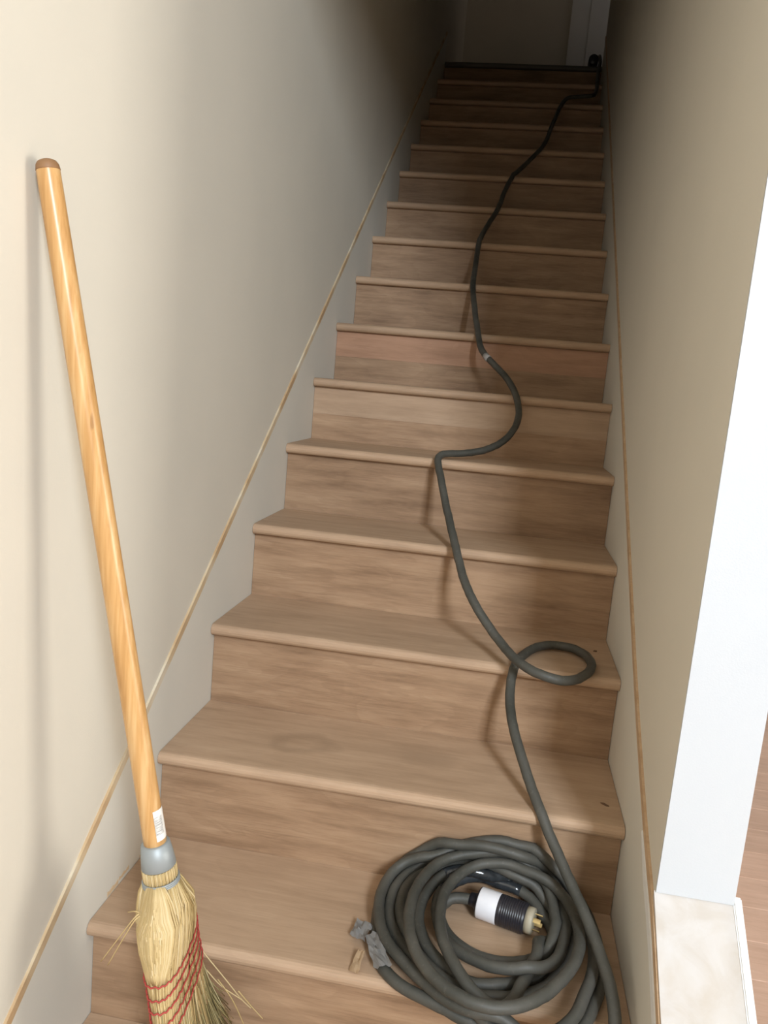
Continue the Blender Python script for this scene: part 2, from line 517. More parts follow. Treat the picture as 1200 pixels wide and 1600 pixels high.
# ================================================================ the broom
TIP, NECK = Vector((0.0158, 0.067, 1.342)), Vector((0.180, 0.107, 0.440))
AX = (NECK - TIP).normalized()
WD = Vector((-0.10, 1.0, 0.0)); WD = (WD - AX * WD.dot(AX)).normalized()
ND = AX.cross(WD).normalized()            # narrow direction
LEN = (0.0 - TIP.z) / AX.z                # along the axis down to the tread
HB = (TIP - NECK).length - 0.012          # handle bottom
broom = empty('broom', TIP + AX * LEN, 'corn broom with honey coloured wooden handle leaning on the left wall', 'broom')
broom_inv = Matrix.Translation(-(TIP + AX * LEN))
def P(s, a=0.0, b=0.0):
    """a point at length s from the tip, a along the broad and b along the narrow side"""
    return TIP + AX * s + WD * a + ND * b
def bpart(name, bm, mat, smooth=True, parent=None):
    bm.transform(broom_inv)
    return obj(name, bm, mat, parent or broom, smooth)

def handle_mat():
    n = N('honey_pine_lacquer', 0.32, 0, 0.5)
    # the grain runs along the handle
    mp = n.new('ShaderNodeMapping')
    mp.inputs['Rotation'].default_value = (0, 0, 0)
    v = n.coords((60, 60, 1.6))
    g = n.noise(v, 1.6, 5, 0.6)
    c = n.ramp(g, [(0.3, (0.42, 0.215, 0.070)), (0.5, (0.54, 0.305, 0.115)), (0.72, (0.64, 0.42, 0.20))])
    nicks = n.noise(n.coords((40, 40, 14)), 1.0, 2)
    c = n.mix(n.math('MULTIPLY', n.ramp(nicks, [(0.68, 0.0), (0.74, 1.0)]), 0.6), c, (0.25, 0.12, 0.04))
    n.colour(c)
    n.bump(g, 0.08, 0.0008)
    return n.m
M_handle = handle_mat()
bm = bmesh.new()
prof = [(0.006, 0.0), (0.0105, 0.0022), (0.0130, 0.006), (0.0140, 0.012), (0.0143, 0.03), (0.0150, 0.35), (0.0158, HB - 0.02), (0.0158, HB + 0.015)]
basis = Matrix((( *WD, 0), (*ND, 0), (*AX, 0), (0, 0, 0, 1))).transposed()
basis.translation = TIP
lathe(bm, prof, 20, basis)
handle = bpart('handle', bm, M_handle)
bm = bmesh.new()
lathe(bm, [(0.0064, -0.0006), (0.0110, 0.0016), (0.0135, 0.0055), (0.0145, 0.0115), (0.01435, 0.0118)], 20, basis)
o = bpart('handle_tip', bm, flat('worn_brown_end', (0.25, 0.13, 0.055), 0.6), True, handle); o['label'] = 'worn brown rounded end of the handle'
# price sticker
def sticker_mat():
    n = N('printed_sticker', 0.4, 0, 0.5)
    sp = n.new('ShaderNodeSeparateXYZ'); n.L(n.co.outputs['UV'], sp.inputs[0])
    bars = n.noise(n.coords((2, 60, 1), 0, 'UV'), 1.0, 2)
    inside = n.math('MULTIPLY', n.math('GREATER_THAN', sp.outputs[0], 0.45), n.math('MULTIPLY', n.math('GREATER_THAN', sp.outputs[1], 0.2), n.math('LESS_THAN', sp.outputs[1], 0.8)))
    c = n.mix(n.math('MULTIPLY', inside, n.ramp(bars, [(0.42, 0.15), (0.55, 0.85)])), (0.80, 0.78, 0.74), (0.22, 0.22, 0.22))
    n.colour(c)
    return n.m
def patch(s0, s1, a0, a1, r, nseg=8):
    bm = bmesh.new(); uv = bm.loops.layers.uv.new('UVMap')
    rows = []
    for i in range(5):
        s = s0 + (s1 - s0) * i / 4
        rows.append([bm.verts.new(P(s, r * math.cos(a0 + (a1 - a0) * k / nseg), r * math.sin(a0 + (a1 - a0) * k / nseg))) for k in range(nseg + 1)])
    for i in range(4):
        for k in range(nseg):
            f = bm.faces.new((rows[i][k], rows[i][k + 1], rows[i + 1][k + 1], rows[i + 1][k]))
            for lp, (u, v) in zip(f.loops, ((k, i), (k + 1, i), (k + 1, i + 1), (k, i + 1))):
                lp[uv].uv = (u / nseg, v / 4)
    return bm
# angle of the +x side in the (broad, narrow) frame
sd = Vector((0.984, 0.157, 0.089)) * 0.92 + Vector((0.37, -0.80, 0.47)) * 0.39   # to the right and a little forward
ang = math.atan2(sd.dot(ND), sd.dot(WD))
bm = patch(HB - 0.055, HB - 0.010, ang - 0.75, ang + 0.75, 0.0163)
o = bpart('price_sticker', bm, sticker_mat(), True, handle); o['label'] = 'small white printed sticker'

def straw_mat():
    n = N('broom_corn', 0.55, 0, 0.35)
    at = n.new('ShaderNodeAttribute', attribute_name='tone')
    c = n.ramp(at.outputs['Fac'], [(0.0, (0.26, 0.165, 0.065)), (0.3, (0.45, 0.315, 0.14)), (0.75, (0.58, 0.43, 0.215)), (1.0, (0.66, 0.53, 0.32))])
    fine = n.noise(n.coords((25, 25, 25)), 3, 3)
    n.colour(n.mix(n.math('MULTIPLY', fine, 0.3), c, (0.38, 0.30, 0.12)))
    return n.m
def straw_tip_mat():
    n = N('broom_corn_tips', 0.6, 0, 0.3)
    at = n.new('ShaderNodeAttribute', attribute_name='tone')
    c = n.ramp(at.outputs['Fac'], [(0.0, (0.15, 0.115, 0.05)), (0.4, (0.30, 0.245, 0.11)), (0.8, (0.44, 0.36, 0.18)), (1.0, (0.58, 0.49, 0.28))])
    n.colour(c)
    return n.m
M_straw, M_tips = straw_mat(), straw_tip_mat()
def set_tone(o, tones):
    a = o.data.attributes.new('tone', 'FLOAT', 'POINT')
    a.data.foreach_set('value', tones)

# cross-section of the head: (length below the handle, half broad, half narrow)
SEC = [(-0.004, 0.0205, 0.0205), (0.032, 0.0235, 0.0235), (0.056, 0.0235, 0.0235), (0.075, 0.033, 0.029), (0.100, 0.046, 0.033), (0.130, 0.058, 0.030),
       (0.160, 0.068, 0.024), (0.190, 0.074, 0.020), (0.250, 0.083, 0.0185), (0.330, 0.100, 0.021), (LEN - HB - 0.001, 0.118, 0.026)]
def sec(s):
    for (s0, a0, b0), (s1, a1, b1) in zip(SEC, SEC[1:]):
        if s <= s1:
            t = max(0, (s - s0) / (s1 - s0)); t = t * t * (3 - 2 * t) if s1 < 0.2 else t
            return a0 + (a1 - a0) * t, b0 + (b1 - b0) * t
    return SEC[-1][1:]
def ring_pt(s, th, off=0.0):
    a, b = sec(s)
    ct, sn = math.cos(th), math.sin(th)
    e = 0.75 if s > 0.1 else 1.0
    x = math.copysign(abs(ct) ** e, ct) * (a + off)
    y_ = math.copysign(abs(sn) ** e, sn) * (b + off)
    return P(HB + s, x, y_)
# ferrule, wire rings
M_tin = flat('grey_tin', (0.33, 0.36, 0.37), 0.5, 0.35)
bm = bmesh.new(); mt = basis.copy(); mt.translation = P(HB)
lathe(bm, [(0.0163, -0.003), (0.0200, -0.0015), (0.0226, 0.016), (0.0242, 0.032), (0.0238, 0.0325)], 24, mt)
bpart('tin_collar', bm, M_tin)
bm = bmesh.new()
for k in range(3):
    tube(bm, [P(HB + 0.0525 + 0.0026 * k, 0.0250 * math.cos(q / 24 * 2 * math.pi), 0.0250 * math.sin(q / 24 * 2 * math.pi)) for q in range(25)], 0.0016, 6)
bpart('wire_binding', bm, M_tin)
# body of the head
bm = bmesh.new()
NS, NT = 44, 48
rg = random.Random(11)
ph = [rg.uniform(-0.0012, 0.0012) for _ in range(NT)]
tn = [rg.random() for _ in range(NT)]
rings, tones = [], []
SB = LEN - HB - 0.03
for i in range(NS + 1):
    s = 0.030 + (SB - 0.030) * i / NS
    rings.append([bm.verts.new(ring_pt(s, 2 * math.pi * k / NT, ph[k] - 0.0025)) for k in range(NT)])
    tones += [min(1, max(0, 0.25 + 0.5 * tn[k] - 0.25 * max(0, (s - 0.27) / 0.15))) for k in range(NT)]
for a, b in zip(rings, rings[1:]):
    for k in range(NT):
        bm.faces.new((a[k], a[(k + 1) % NT], b[(k + 1) % NT], b[k]))
bm.faces.new(list(reversed(rings[0]))); bm.faces.new(rings[-1])
head = bpart('brush_head', bm, M_straw)
set_tone(head, tones)

def strands(name, jobs, mat, parent, stuff=True):
    bm = bmesh.new(); tones = []
    for pts, r0, r1, tone in jobs:
        n = len(pts)
        tube(bm, pts, [r0 + (r1 - r0) * i / (n - 1) for i in range(n)], 4)
        tones += [tone] * (4 * n)
    o = bpart(name, bm, mat, True, parent)
    set_tone(o, tones)
    if stuff: o['kind'] = 'stuff'
    return o
# long stalks lying over the body: the near shoulder bunch bulges in front, the far one behind
jobs = []
for q in range(300):
    th = rg.uniform(0, 2 * math.pi)
    s1 = rg.uniform(0.21, 0.33)
    pts = []
    wob = rg.uniform(-0.05, 0.05); lift = rg.uniform(0.0, 0.0035)
    for i in range(8):
        s = 0.057 + (s1 - 0.057) * i / 7
        pts.append(ring_pt(s, th + wob * math.sin(i * 0.6), 0.0002 + lift * math.sin(min(1, (s - 0.057) / 0.12) * math.pi) ** 1))
    jobs.append((pts, 0.0015, 0.0011, rg.random()))
def bunch(th0, width, bulge, s_end, n):
    for q in range(n):
        u = rg.gauss(0, 0.42)
        u = max(-1, min(1, u))
        pts = []
        for i in range(10):
            f = i / 9
            s = 0.052 + (s_end - 0.052) * f
            env = math.sin(math.pi * min(1.0, f * 1.02)) ** 0.8
            th = th0 + u * width * (0.55 + 0.45 * env)
            pts.append(ring_pt(s, th, 0.001 + bulge * env * math.sqrt(max(0, 1 - u * u)) * rg.uniform(0.85, 1.0)))
        jobs.append((pts, 0.0019, 0.0013, 0.35 + 0.65 * rg.random()))
NEAR, FACE, FAR = (math.pi, -math.pi/2, 0.0)
bunch(NEAR, 0.90, 0.006, 0.166, 180)
bunch(FACE, 0.45, 0.006, 0.13, 60)
bunch(FAR, 0.8, 0.009, 0.15, 90)
# straw showing between collar and wire
for q in range(90):
    th = 2 * math.pi * q / 90
    jobs.append(([P(HB + s, (0.0222 + 0.0006 * (q % 3)) * math.cos(th), (0.0222 + 0.0006 * (q % 3)) * math.sin(th)) for s in (0.0335, 0.045, 0.056)], 0.0010, 0.0010, 0.4 + 0.6 * rg.random()))
strands('straw_stalks', jobs, M_straw, broom)
# the flared sweeping end
jobs = []
for q in range(900):
    th = rg.uniform(0, 2 * math.pi)
    s0 = rg.uniform(0.20, 0.28)
    s1 = rg.uniform(0.36, LEN - HB - 0.012)
    off = rg.uniform(-0.012, 0.001)
    far = max(0, math.cos(th))
    sp = rg.uniform(-0.004, 0.030) * (0.4 + far)
    yw = rg.uniform(-0.02, 0.02)
    pts = []
    for i in range(6):
        f = i / 5
        s = s0 + (s1 - s0) * f
        c = ring_pt(s, th, off)
        c = c + WD * (math.cos(th) * sp * f * f) + ND * (math.sin(th) * 0.6 * sp * f * f + yw * f * f * 0.6)
        c.z = max(c.z, 0.004)
        if c.z < RISE + 0.01: c.y = min(c.y, RUN - 0.003 if c.z > RISE - 0.03 else RUN + OH - 0.003)
        pts.append(c)
    jobs.append((pts, 0.0011, 0.0006, rg.random()))
strands('bristle_tips', jobs, M_tips, broom)
# red stitching: five rows sewn round the head
M_red = flat('red_thread', (0.42, 0.055, 0.045), 0.7)
for r_ in range(5):
    s0 = 0.161 + 0.0175 * r_
    pts = []
    for k in range(73):
        th = 2 * math.pi * k / 72
        pts.append(ring_pt(s0 + -0.006 * math.cos(th) + 0.0012 * ((k % 3) - 1), th, 0.0038 + 0.0007 * (k % 2)))
    bm = bmesh.new(); tube(bm, pts, 0.0013, 5, False)
    bpart('stitch_row', bm, M_red)
# a few stray straws, bent out of the head
def stray(pts, tone, r=0.0011):
    strands('stray_straw', [(spline(pts, 5), r, r * 0.7, tone)], M_straw, broom, False)
stray([(0.179, 0.060, 0.376), (0.174, 0.055, 0.371), (0.154, 0.060, 0.338), (0.119, 0.075, 0.279)], 0.75)
stray([(0.180, 0.060, 0.373), (0.174, 0.055, 0.366), (0.156, 0.060, 0.330), (0.132, 0.070, 0.280)], 0.70)
stray([(0.184, 0.050, 0.386), (0.176, 0.050, 0.386), (0.163, 0.060, 0.375)], 0.60)
stray([(0.208, 0.190, 0.256), (0.225, 0.190, 0.233), (0.265, 0.190, 0.192), (0.289, 0.200, 0.155), (0.306, 0.200, 0.142)], 0.90)
stray([(0.234, 0.190, 0.201), (0.259, 0.190, 0.179), (0.294, 0.190, 0.162)], 0.85)
stray([(0.287, 0.190, 0.176), (0.306, 0.200, 0.146), (0.326, 0.200, 0.128)], 0.60)
stray([(0.253, 0.190, 0.189), (0.277, 0.190, 0.161), (0.295, 0.200, 0.114), (0.300, 0.200, 0.099)], 0.50)

# ================================================================ the power cord
R_ = 0.0097
CORD = '871,4201,3057 871,4191,3051 871,4181,3045 871,4171,3039 871,4160,3034 871,4150,3028 871,4140,3022 871,4130,3016 871,4120,3010 871,4110,3003 871,4100,2997 871,4090,2991 871,4080,2984 871,4070,2978 870,4060,2971 870,4051,2964 869,4041,2957 868,4031,2950 867,4022,2943 866,4012,2936 865,4003,2928 864,3993,2921 864,3984,2914 863,3974,2906 862,3965,2899 861,3956,2891 861,3946,2884 860,3937,2876 859,3927,2869 858,3918,2861 858,3909,2854 857,3900,2846 857,3890,2838 856,3881,2831 856,3872,2823 856,3863,2815 856,3854,2807 855,3844,2799 855,3835,2791 855,3824,2784 855,3814,2776 855,3807,2767 854,3799,2758 854,3790,2751 854,3781,2743 853,3772,2736 852,3763,2729 851,3753,2722 850,3743,2716 850,3733,2710 849,3722,2704 848,3712,2698 847,3701,2692 846,3691,2687 846,3680,2681 844,3670,2676 843,3659,2671 842,3648,2666 840,3638,2661 838,3628,2656 836,3618,2651 833,3608,2646 829,3599,2641 825,3590,2637 818,3583,2633 810,3576,2629 800,3572,2627 788,3568,2625 777,3566,2623 765,3564,2621 753,3562,2620 741,3561,2618 730,3559,2617 719,3557,2614 709,3554,2611 702,3549,2606 697,3542,2600 693,3535,2594 689,3526,2587 686,3518,2580 683,3509,2573 681,3500,2566 678,3491,2559 676,3482,2552 674,3472,2545 672,3463,2538 670,3454,2531 668,3444,2524 667,3435,2517 665,3425,2509 663,3416,2502 662,3406,2495 660,3397,2488 659,3387,2481 658,3378,2474 656,3368,2467 655,3358,2460 653,3349,2453 652,3339,2445 650,3330,2438 649,3320,2431 647,3311,2424 645,3301,2417 644,3291,2410 642,3282,2403 641,3272,2396 640,3262,2389 639,3252,2382 638,3243,2376 636,3233,2369 635,3223,2362 634,3213,2355 633,3204,2348 632,3194,2341 631,3184,2334 630,3174,2327 629,3165,2321 628,3155,2314 627,3145,2307 626,3135,2300 625,3126,2293 623,3116,2286 622,3106,2279 620,3097,2272 618,3087,2265 617,3078,2258 615,3068,2251 612,3059,2244 610,3050,2236 607,3041,2229 604,3032,2222 601,3023,2214 597,3014,2207 593,3006,2199 589,2997,2192 584,2989,2184 580,2981,2177 575,2973,2169 571,2964,2162 566,2956,2154 562,2948,2147 557,2939,2140 553,2931,2132 549,2922,2125 544,2913,2118 540,2905,2111 536,2896,2104 531,2887,2097 527,2879,2090 523,2870,2083 518,2861,2076 514,2852,2069 510,2842,2062 506,2832,2055 502,2822,2049 499,2810,2045 495,2797,2039 492,2792,2028 489,2785,2019 487,2778,2012 484,2770,2004 482,2761,1997 480,2752,1990 478,2743,1982 476,2734,1975 475,2725,1968 473,2715,1960 472,2706,1953 471,2696,1946 469,2687,1939 468,2677,1932 467,2667,1925 466,2657,1918 465,2647,1912 465,2637,1905 464,2627,1899 464,2617,1892 463,2606,1886 463,2596,1880 462,2585,1873 462,2574,1867 461,2562,1862 460,2549,1859 459,2540,1850 457,2533,1841 455,2525,1834 453,2516,1826 451,2508,1819 449,2499,1812 446,2489,1805 444,2480,1798 441,2471,1790 439,2462,1783 436,2452,1776 434,2443,1769 432,2434,1762 430,2424,1755 428,2414,1748 426,2404,1742 424,2394,1735 422,2384,1729 421,2374,1723 419,2364,1716 418,2354,1710 416,2344,1704 415,2334,1697 414,2323,1691 413,2313,1684 411,2302,1677 410,2290,1671 410,2282,1659 409,2278,1648 409,2271,1639 409,2264,1632 409,2255,1625 410,2246,1618 410,2236,1611 410,2227,1605 411,2217,1599 411,2207,1592 412,2197,1586 412,2187,1580 413,2176,1574 413,2166,1567 414,2156,1561 414,2146,1554 414,2136,1547 415,2126,1540 415,2117,1534 415,2107,1527 416,2097,1520 416,2086,1513 416,2076,1506 417,2066,1500 418,2055,1494 418,2043,1490 419,2032,1482 420,2024,1473 421,2016,1465 422,2007,1459 424,1997,1452 425,1988,1445 427,1978,1439 428,1969,1432 430,1959,1425 432,1949,1419 433,1939,1412 435,1929,1406 437,1919,1399 439,1910,1392 441,1900,1386 443,1890,1379 444,1880,1372 446,1871,1365 448,1861,1358 450,1852,1351 452,1842,1344 454,1832,1337 457,1823,1330 459,1813,1323 461,1804,1317 463,1794,1310 465,1784,1303 467,1775,1296 469,1765,1290 471,1755,1283 473,1745,1277 475,1735,1271 477,1725,1265 479,1715,1258 482,1705,1252 485,1695,1246 488,1686,1240 493,1677,1234 498,1668,1228 503,1659,1222 509,1650,1216 516,1642,1211 522,1634,1205 530,1627,1199 537,1619,1192 545,1612,1186 552,1605,1180 560,1598,1173 567,1590,1167 573,1583,1160 579,1574,1154 584,1566,1148 589,1558,1141 594,1549,1134 599,1540,1127 603,1532,1120 607,1523,1112 611,1516,1103 614,1509,1094 617,1501,1085 619,1493,1077 621,1485,1068 622,1477,1060 622,1468,1052 621,1459,1045 620,1450,1037 618,1441,1030 616,1432,1023 612,1423,1016 608,1414,1009 604,1405,1002 599,1397,995 593,1389,989 587,1380,983 580,1373,978 573,1365,972 564,1358,968 556,1351,963 546,1345,959 537,1338,955 526,1333,952 516,1327,950 506,1321,947 495,1315,946 485,1309,944 475,1303,943 464,1297,942 455,1290,942 445,1283,941 436,1276,940 429,1268,937 424,1260,932 423,1252,926 424,1243,920 427,1234,913 429,1225,907 432,1215,900 436,1206,894 439,1197,887 442,1187,880 445,1178,873 448,1168,866 451,1159,859 454,1150,853 457,1140,846 460,1131,839 463,1121,833 466,1111,826 469,1101,820 472,1092,814 476,1082,808 479,1072,802 482,1062,796 485,1052,790 488,1042,784 491,1032,778 495,1022,772 498,1013,766 501,1003,760 504,993,754 508,983,748 511,973,741 514,964,735 517,954,729 521,944,724 524,933,718 527,923,713 530,913,708 533,903,702 537,893,697 541,883,692 545,874,686 550,864,681 554,855,675 560,846,669 565,837,663 571,829,657 577,821,650 584,814,643 591,808,636 598,801,629 606,795,622 613,788,615 620,781,609 627,772,605 633,763,601 638,754,599 643,744,596 648,734,595 653,724,593 658,713,592 664,704,591 670,694,589 677,685,588 685,677,586 693,669,585 702,663,583 712,659,582 723,656,580 734,656,578 745,658,576 755,662,574 764,668,573 772,675,572 779,683,571 786,693,570 792,702,569 797,713,569 802,723,568 807,734,568 812,745,567 816,756,567 819,767,567 822,779,566 824,790,566 826,802,566 827,813,566 827,825,566 826,837,566 824,848,566 822,859,567 818,869,567 813,879,567 806,888,567 799,896,568 790,902,568 780,906,568 769,907,568 758,907,568 747,904,568 737,899,568 728,893,567 720,885,567 713,877,567 708,867,567 702,857,567 697,846,567 692,836,566 688,825,566 684,814,566 680,802,566 676,791,566 673,780,566 670,769,565 667,759,559 664,750,553 663,741,545 661,732,537 661,723,528 661,714,521 661,705,514 662,695,507 663,686,500 665,676,494 667,666,487 669,656,481 672,647,475 675,637,468 678,628,462 682,618,455 686,609,448 690,600,441 694,591,434 698,582,428 702,573,421 706,564,414 711,555,407 715,546,400 720,537,394 724,528,388 729,518,382 734,508,376 739,501,368 744,494,360 749,486,352 755,478,345 760,471,338 766,463,331 771,455,324 777,446,317 782,438,310 788,429,304 793,421,298 798,412,292 804,402,286 809,393,281 813,383,276 818,373,271 822,363,266 826,353,262 830,342,258 833,331,254 836,321,250 839,310,247 842,298,244 844,287,241 846,277,239 847,266,236 849,255,231 850,245,226 851,234,220 851,224,213 849,214,207 846,205,202 841,195,198 835,187,195 828,178,194 820,171,193 811,165,193 801,159,192 790,155,192 779,153,191 768,153,191 757,155,190 746,158,190 735,162,189 725,167,189 715,174,189 705,182,190 696,188,190 686,194,190 676,200,188 664,204,187 652,207,186 640,209,187 628,211,188 616,214,190 605,218,192 594,221,192 582,225,193 571,229,193 560,233,193 549,237,193 538,242,193 527,247,194 518,254,194 509,261,195 501,269,196 494,278,196 488,288,196 484,298,196 480,309,196 477,321,196 475,332,196 473,344,196 471,356,196 470,367,196 469,379,196 468,391,196 467,402,196 466,414,196 466,426,196 466,437,197 466,448,198 468,460,199 470,471,202 473,482,205 476,492,209 481,501,214 487,509,220 494,516,226 501,520,233 510,522,240 519,523,247 528,523,255 537,523,263 547,520,272 557,515,281 568,509,287 581,506,289 594,505,290 607,505,292 619,504,295 631,503,296 643,503,297 655,502,297 667,503,296 679,503,294 691,504,292 703,504,290 715,506,287 727,511,282 738,518,276 748,521,269 758,522,263 769,523,257 778,523,251 788,522,245 798,521,239 806,518,232 813,513,225 821,507,220 827,500,214 832,491,210 837,482,206 840,472,203 843,461,200 845,451,199 847,439,197 848,428,196 848,416,196 849,405,196 849,393,196 848,381,196 848,370,196 847,358,196 845,346,196 844,334,196 841,323,196 838,311,196 835,300,196 831,289,196 827,278,196 823,267,197 819,256,197 815,246,198 810,235,198 805,225,198 799,216,199 792,207,199 785,199,198 777,191,198 768,185,197 759,181,197 748,179,198 738,178,200 727,180,203 716,183,206 706,186,209 695,190,214 684,191,219 671,190,222 659,191,221 647,192,219 635,196,217 624,199,216 613,204,215 603,210,215 593,216,215 583,223,215 574,230,215 565,238,215 556,245,215 547,253,215 538,262,215 530,270,215 522,279,215 514,288,215 506,297,215 499,307,215 493,317,215 488,327,215 483,338,215 479,349,215 476,360,216 473,371,216 471,383,216 469,394,216 468,406,217 467,417,217 467,428,218 468,439,218 469,450,219 471,461,220 474,470,222 477,479,225 482,487,228 488,494,232 495,499,237 504,502,242 513,504,246 523,504,251 533,504,255 545,505,257 556,508,260 567,511,265 577,515,270 587,519,275 597,521,279 608,523,283 620,523,288 631,523,292 643,523,296 656,523,299 669,523,301 681,523,301 693,523,299 705,523,298 717,523,298 729,520,299 742,515,294 753,512,287 762,511,279 771,510,272 780,509,266 789,508,259 796,506,251 803,502,244 809,498,238 815,491,232 819,484,229 823,475,225 826,465,223 828,455,221 830,444,219 831,433,218 833,422,217 834,410,217 834,399,217 835,387,216 834,375,216 833,363,216 832,352,216 830,340,216 828,329,216 825,317,216 822,305,216 818,294,216 814,283,216 810,272,216 806,260,216 802,249,215 798,238,215 793,228,215 787,217,215 781,208,216 774,198,216 766,190,216 757,182,217 747,175,217 737,170,218 726,167,218 715,166,216 704,167,213 693,170,209 683,176,205 674,185,202 666,193,203 657,200,204 647,208,206 637,215,206 628,222,205 618,229,203 608,236,202 599,244,202 590,251,202 580,259,202 571,266,202 563,274,202 554,283,203 546,291,203 538,300,203 530,309,203 523,319,204 516,329,204 509,340,204 503,350,205 498,361,205 493,373,206 490,384,206 487,396,207 486,407,208 485,419,209 486,430,211 486,442,212 488,453,214 491,463,215 494,474,216 499,484,218 504,493,220 510,502,223 518,509,227 526,514,232 536,518,237 546,521,242 557,522,246 568,523,250 579,523,253 591,523,257 603,523,260 614,523,263 626,523,264 638,523,265 650,523,266 662,523,267 674,523,266 686,523,263 697,523,259 708,523,254 720,523,251 731,523,247 743,523,244 754,521,241 764,518,238 774,516,233 784,512,228 792,507,222 798,498,217 802,488,214 805,478,211 807,468,209 808,457,208 808,446,207 808,434,205 807,423,204 805,411,203 803,400,202 799,388,202 796,376,202 793,365,202 788,354,201 783,344,200 778,334,200 772,324,199 766,314,198 760,304,198 752,296,197 744,288,197 735,280,197 726,274,196 715,268,196 704,264,196 693,260,196 682,258,196 670,256,196 658,255,195 647,255,195 635,257,196 624,260,196 613,264,196 602,269,197 592,275,197 583,282,197 574,290,197 565,298,198 557,307,198 549,316,199 541,325,200 535,335,200 528,344,201 523,354,203 517,364,204 513,374,206 510,385,208 507,396,210 505,407,212 505,418,213 505,429,215 506,440,216 507,451,217 510,461,219 514,471,220 518,479,222 524,488,224 532,495,226 540,500,228 549,505,230 559,510,232 570,514,233 581,517,235 592,521,238 603,522,241 614,523,244 625,523,245 636,523,246 648,523,248 660,521,250 672,515,252 683,510,251 695,507,249 705,505,248 716,504,245 726,505,242 736,504,238 744,501,233 751,496,227 758,490,222 765,484,216 772,478,209 778,472,204 784,464,202 788,454,200 789,443,199 791,432,198 788,420,198 786,409,197 783,398,197 780,387,197 777,376,197 772,364,197 766,354,198 760,345,198 753,335,198 747,326,197 740,318,196 731,312,196 720,306,196 710,298,197 700,291,198 690,286,198 679,282,199 668,278,198 657,276,198 646,275,197 635,277,197 624,280,197 614,285,197 604,291,198 595,297,199 586,305,201 578,312,202 570,321,203 563,330,204 557,339,205 552,349,207 547,360,208 544,370,209 541,381,211 540,393,213 539,404,214 540,415,216 541,426,217 543,437,219 547,448,221 550,458,222 555,468,225 560,477,227 566,485,230 574,492,234 583,498,237 594,501,240 604,503,242 616,503,243 627,504,243 639,504,242 650,506,239 662,511,235 675,518,235 687,521,236 698,522,236 709,522,234 720,521,231 731,521,228 742,519,225 752,515,222 762,510,219 771,503,219 779,493,221 785,482,222 788,470,221 790,458,220 791,447,218 793,436,217 792,423,217 790,412,216 788,400,216 786,389,217 784,378,217 781,367,218 778,356,219 775,345,219 770,335,220 764,325,221 757,316,222 749,308,224 741,301,226 731,295,230 719,292,230 707,291,226 696,291,223 684,292,221 673,294,219 662,297,217 651,302,216 641,307,215 631,313,213 622,319,212 613,326,210 605,334,209 597,342,208 591,352,208 585,361,208 580,371,209 576,382,210 573,392,211 570,403,213 568,414,215 568,425,216 568,436,218 569,448,220 572,459,221 577,470,220 582,480,220 589,489,220 596,498,221 605,505,222 614,511,224 625,515,225 636,519,225 648,521,224 659,523,221 670,523,217 682,521,217 694,518,217 705,515,217 716,511,216 726,505,214 734,499,213 742,491,210 747,482,208 753,473,205 758,464,203 765,457,200 770,446,197 773,433,196 769,417,196 760,406,198 750,398,203 744,386,210 743,370,215 742,356,215 739,344,212 735,333,212 731,321,214 727,310,215 724,298,212 720,287,211 716,277,214 712,266,215 709,256,213 705,246,212 701,237,212 697,229,213 691,222,213 683,216,214 674,213,216 664,213,219 655,215,223 645,219,226 637,224,229 629,231,232 622,239,234 615,248,236 609,257,238 603,267,239 598,277,240 593,288,241 588,299,241 585,310,242 582,321,242 580,332,243 578,344,243 577,355,243 576,367,243 576,379,244 576,390,244 576,402,245 578,413,246 580,425,246 583,435,247 587,446,248 591,456,250 597,466,251 603,474,253 610,482,255 618,489,257 627,494,260 637,500,262 647,503,264 657,503,266 669,504,268 680,504,269 691,504,269 702,501,268 713,498,267 723,494,267 735,492,266 746,489,264 756,486,262 766,482,259 774,478,255 781,472,251 787,465,249 792,457,247 796,447,245 800,437,244 803,427,243 805,416,243 807,405,242 808,393,242 808,382,242 808,370,242 807,358,242 806,347,242 803,335,242 800,324,242 797,313,242 793,302,243 788,291,243 783,280,244 777,270,244 772,260,244 765,250,245 759,240,245 752,230,245 745,221,245 737,213,246 729,204,246 720,197,246 711,190,246 701,184,246 691,180,246 680,176,246 668,174,246 657,173,247 645,174,247 634,176,247 623,180,248 613,185,248 602,190,248 593,197,249 584,204,249 576,212,249 568,221,250 561,231,250 555,240,250 549,251,250 544,261,251 540,272,251 536,283,251 533,294,251 531,306,251 529,317,251 527,329,251 526,341,252 526,353,252 526,364,252 527,376,253 527,388,253 529,399,254 531,411,254 533,422,255 537,433,256 541,444,257 545,454,258 551,464,260 556,473,261 563,482,263 571,489,264 579,495,266 589,500,268 599,503,271 609,506,273 620,508,275 632,510,278 643,512,280 655,514,282 666,517,283 678,518,282 689,519,281 700,520,278 710,519,273 720,516,267 729,512,262 739,509,258 748,506,253 756,500,248 762,492,243 766,483,238 769,474,233 771,463,229 772,452,226 773,441,223 775,430,222 773,419,218 771,409,215 769,398,213 766,388,210 761,379,204 753,372,198 745,365,196 735,358,196 727,352,196 717,347,196 706,342,196 695,339,196 683,337,196 672,337,196 660,338,196 649,340,196 638,344,196 628,349,196 618,356,196 609,363,196 601,371,196 594,380,196 588,390,196 583,401,196 579,411,197 576,421,197 574,431,199 575,441,200 577,449,202 583,455,205 590,461,209 600,464,211 613,465,212 629,465,212 641,462,212'
cp = [Vector([int(v) / 1000 for v in t.split(',')]) for t in CORD.split()]
cord = empty('extension_cord', (0.66, 0.38, RISE), 'long black rubber extension cord trailing down the steps into a coil with a plug', 'cord')
cinv = Matrix.Translation((-0.66, -0.38, -RISE))
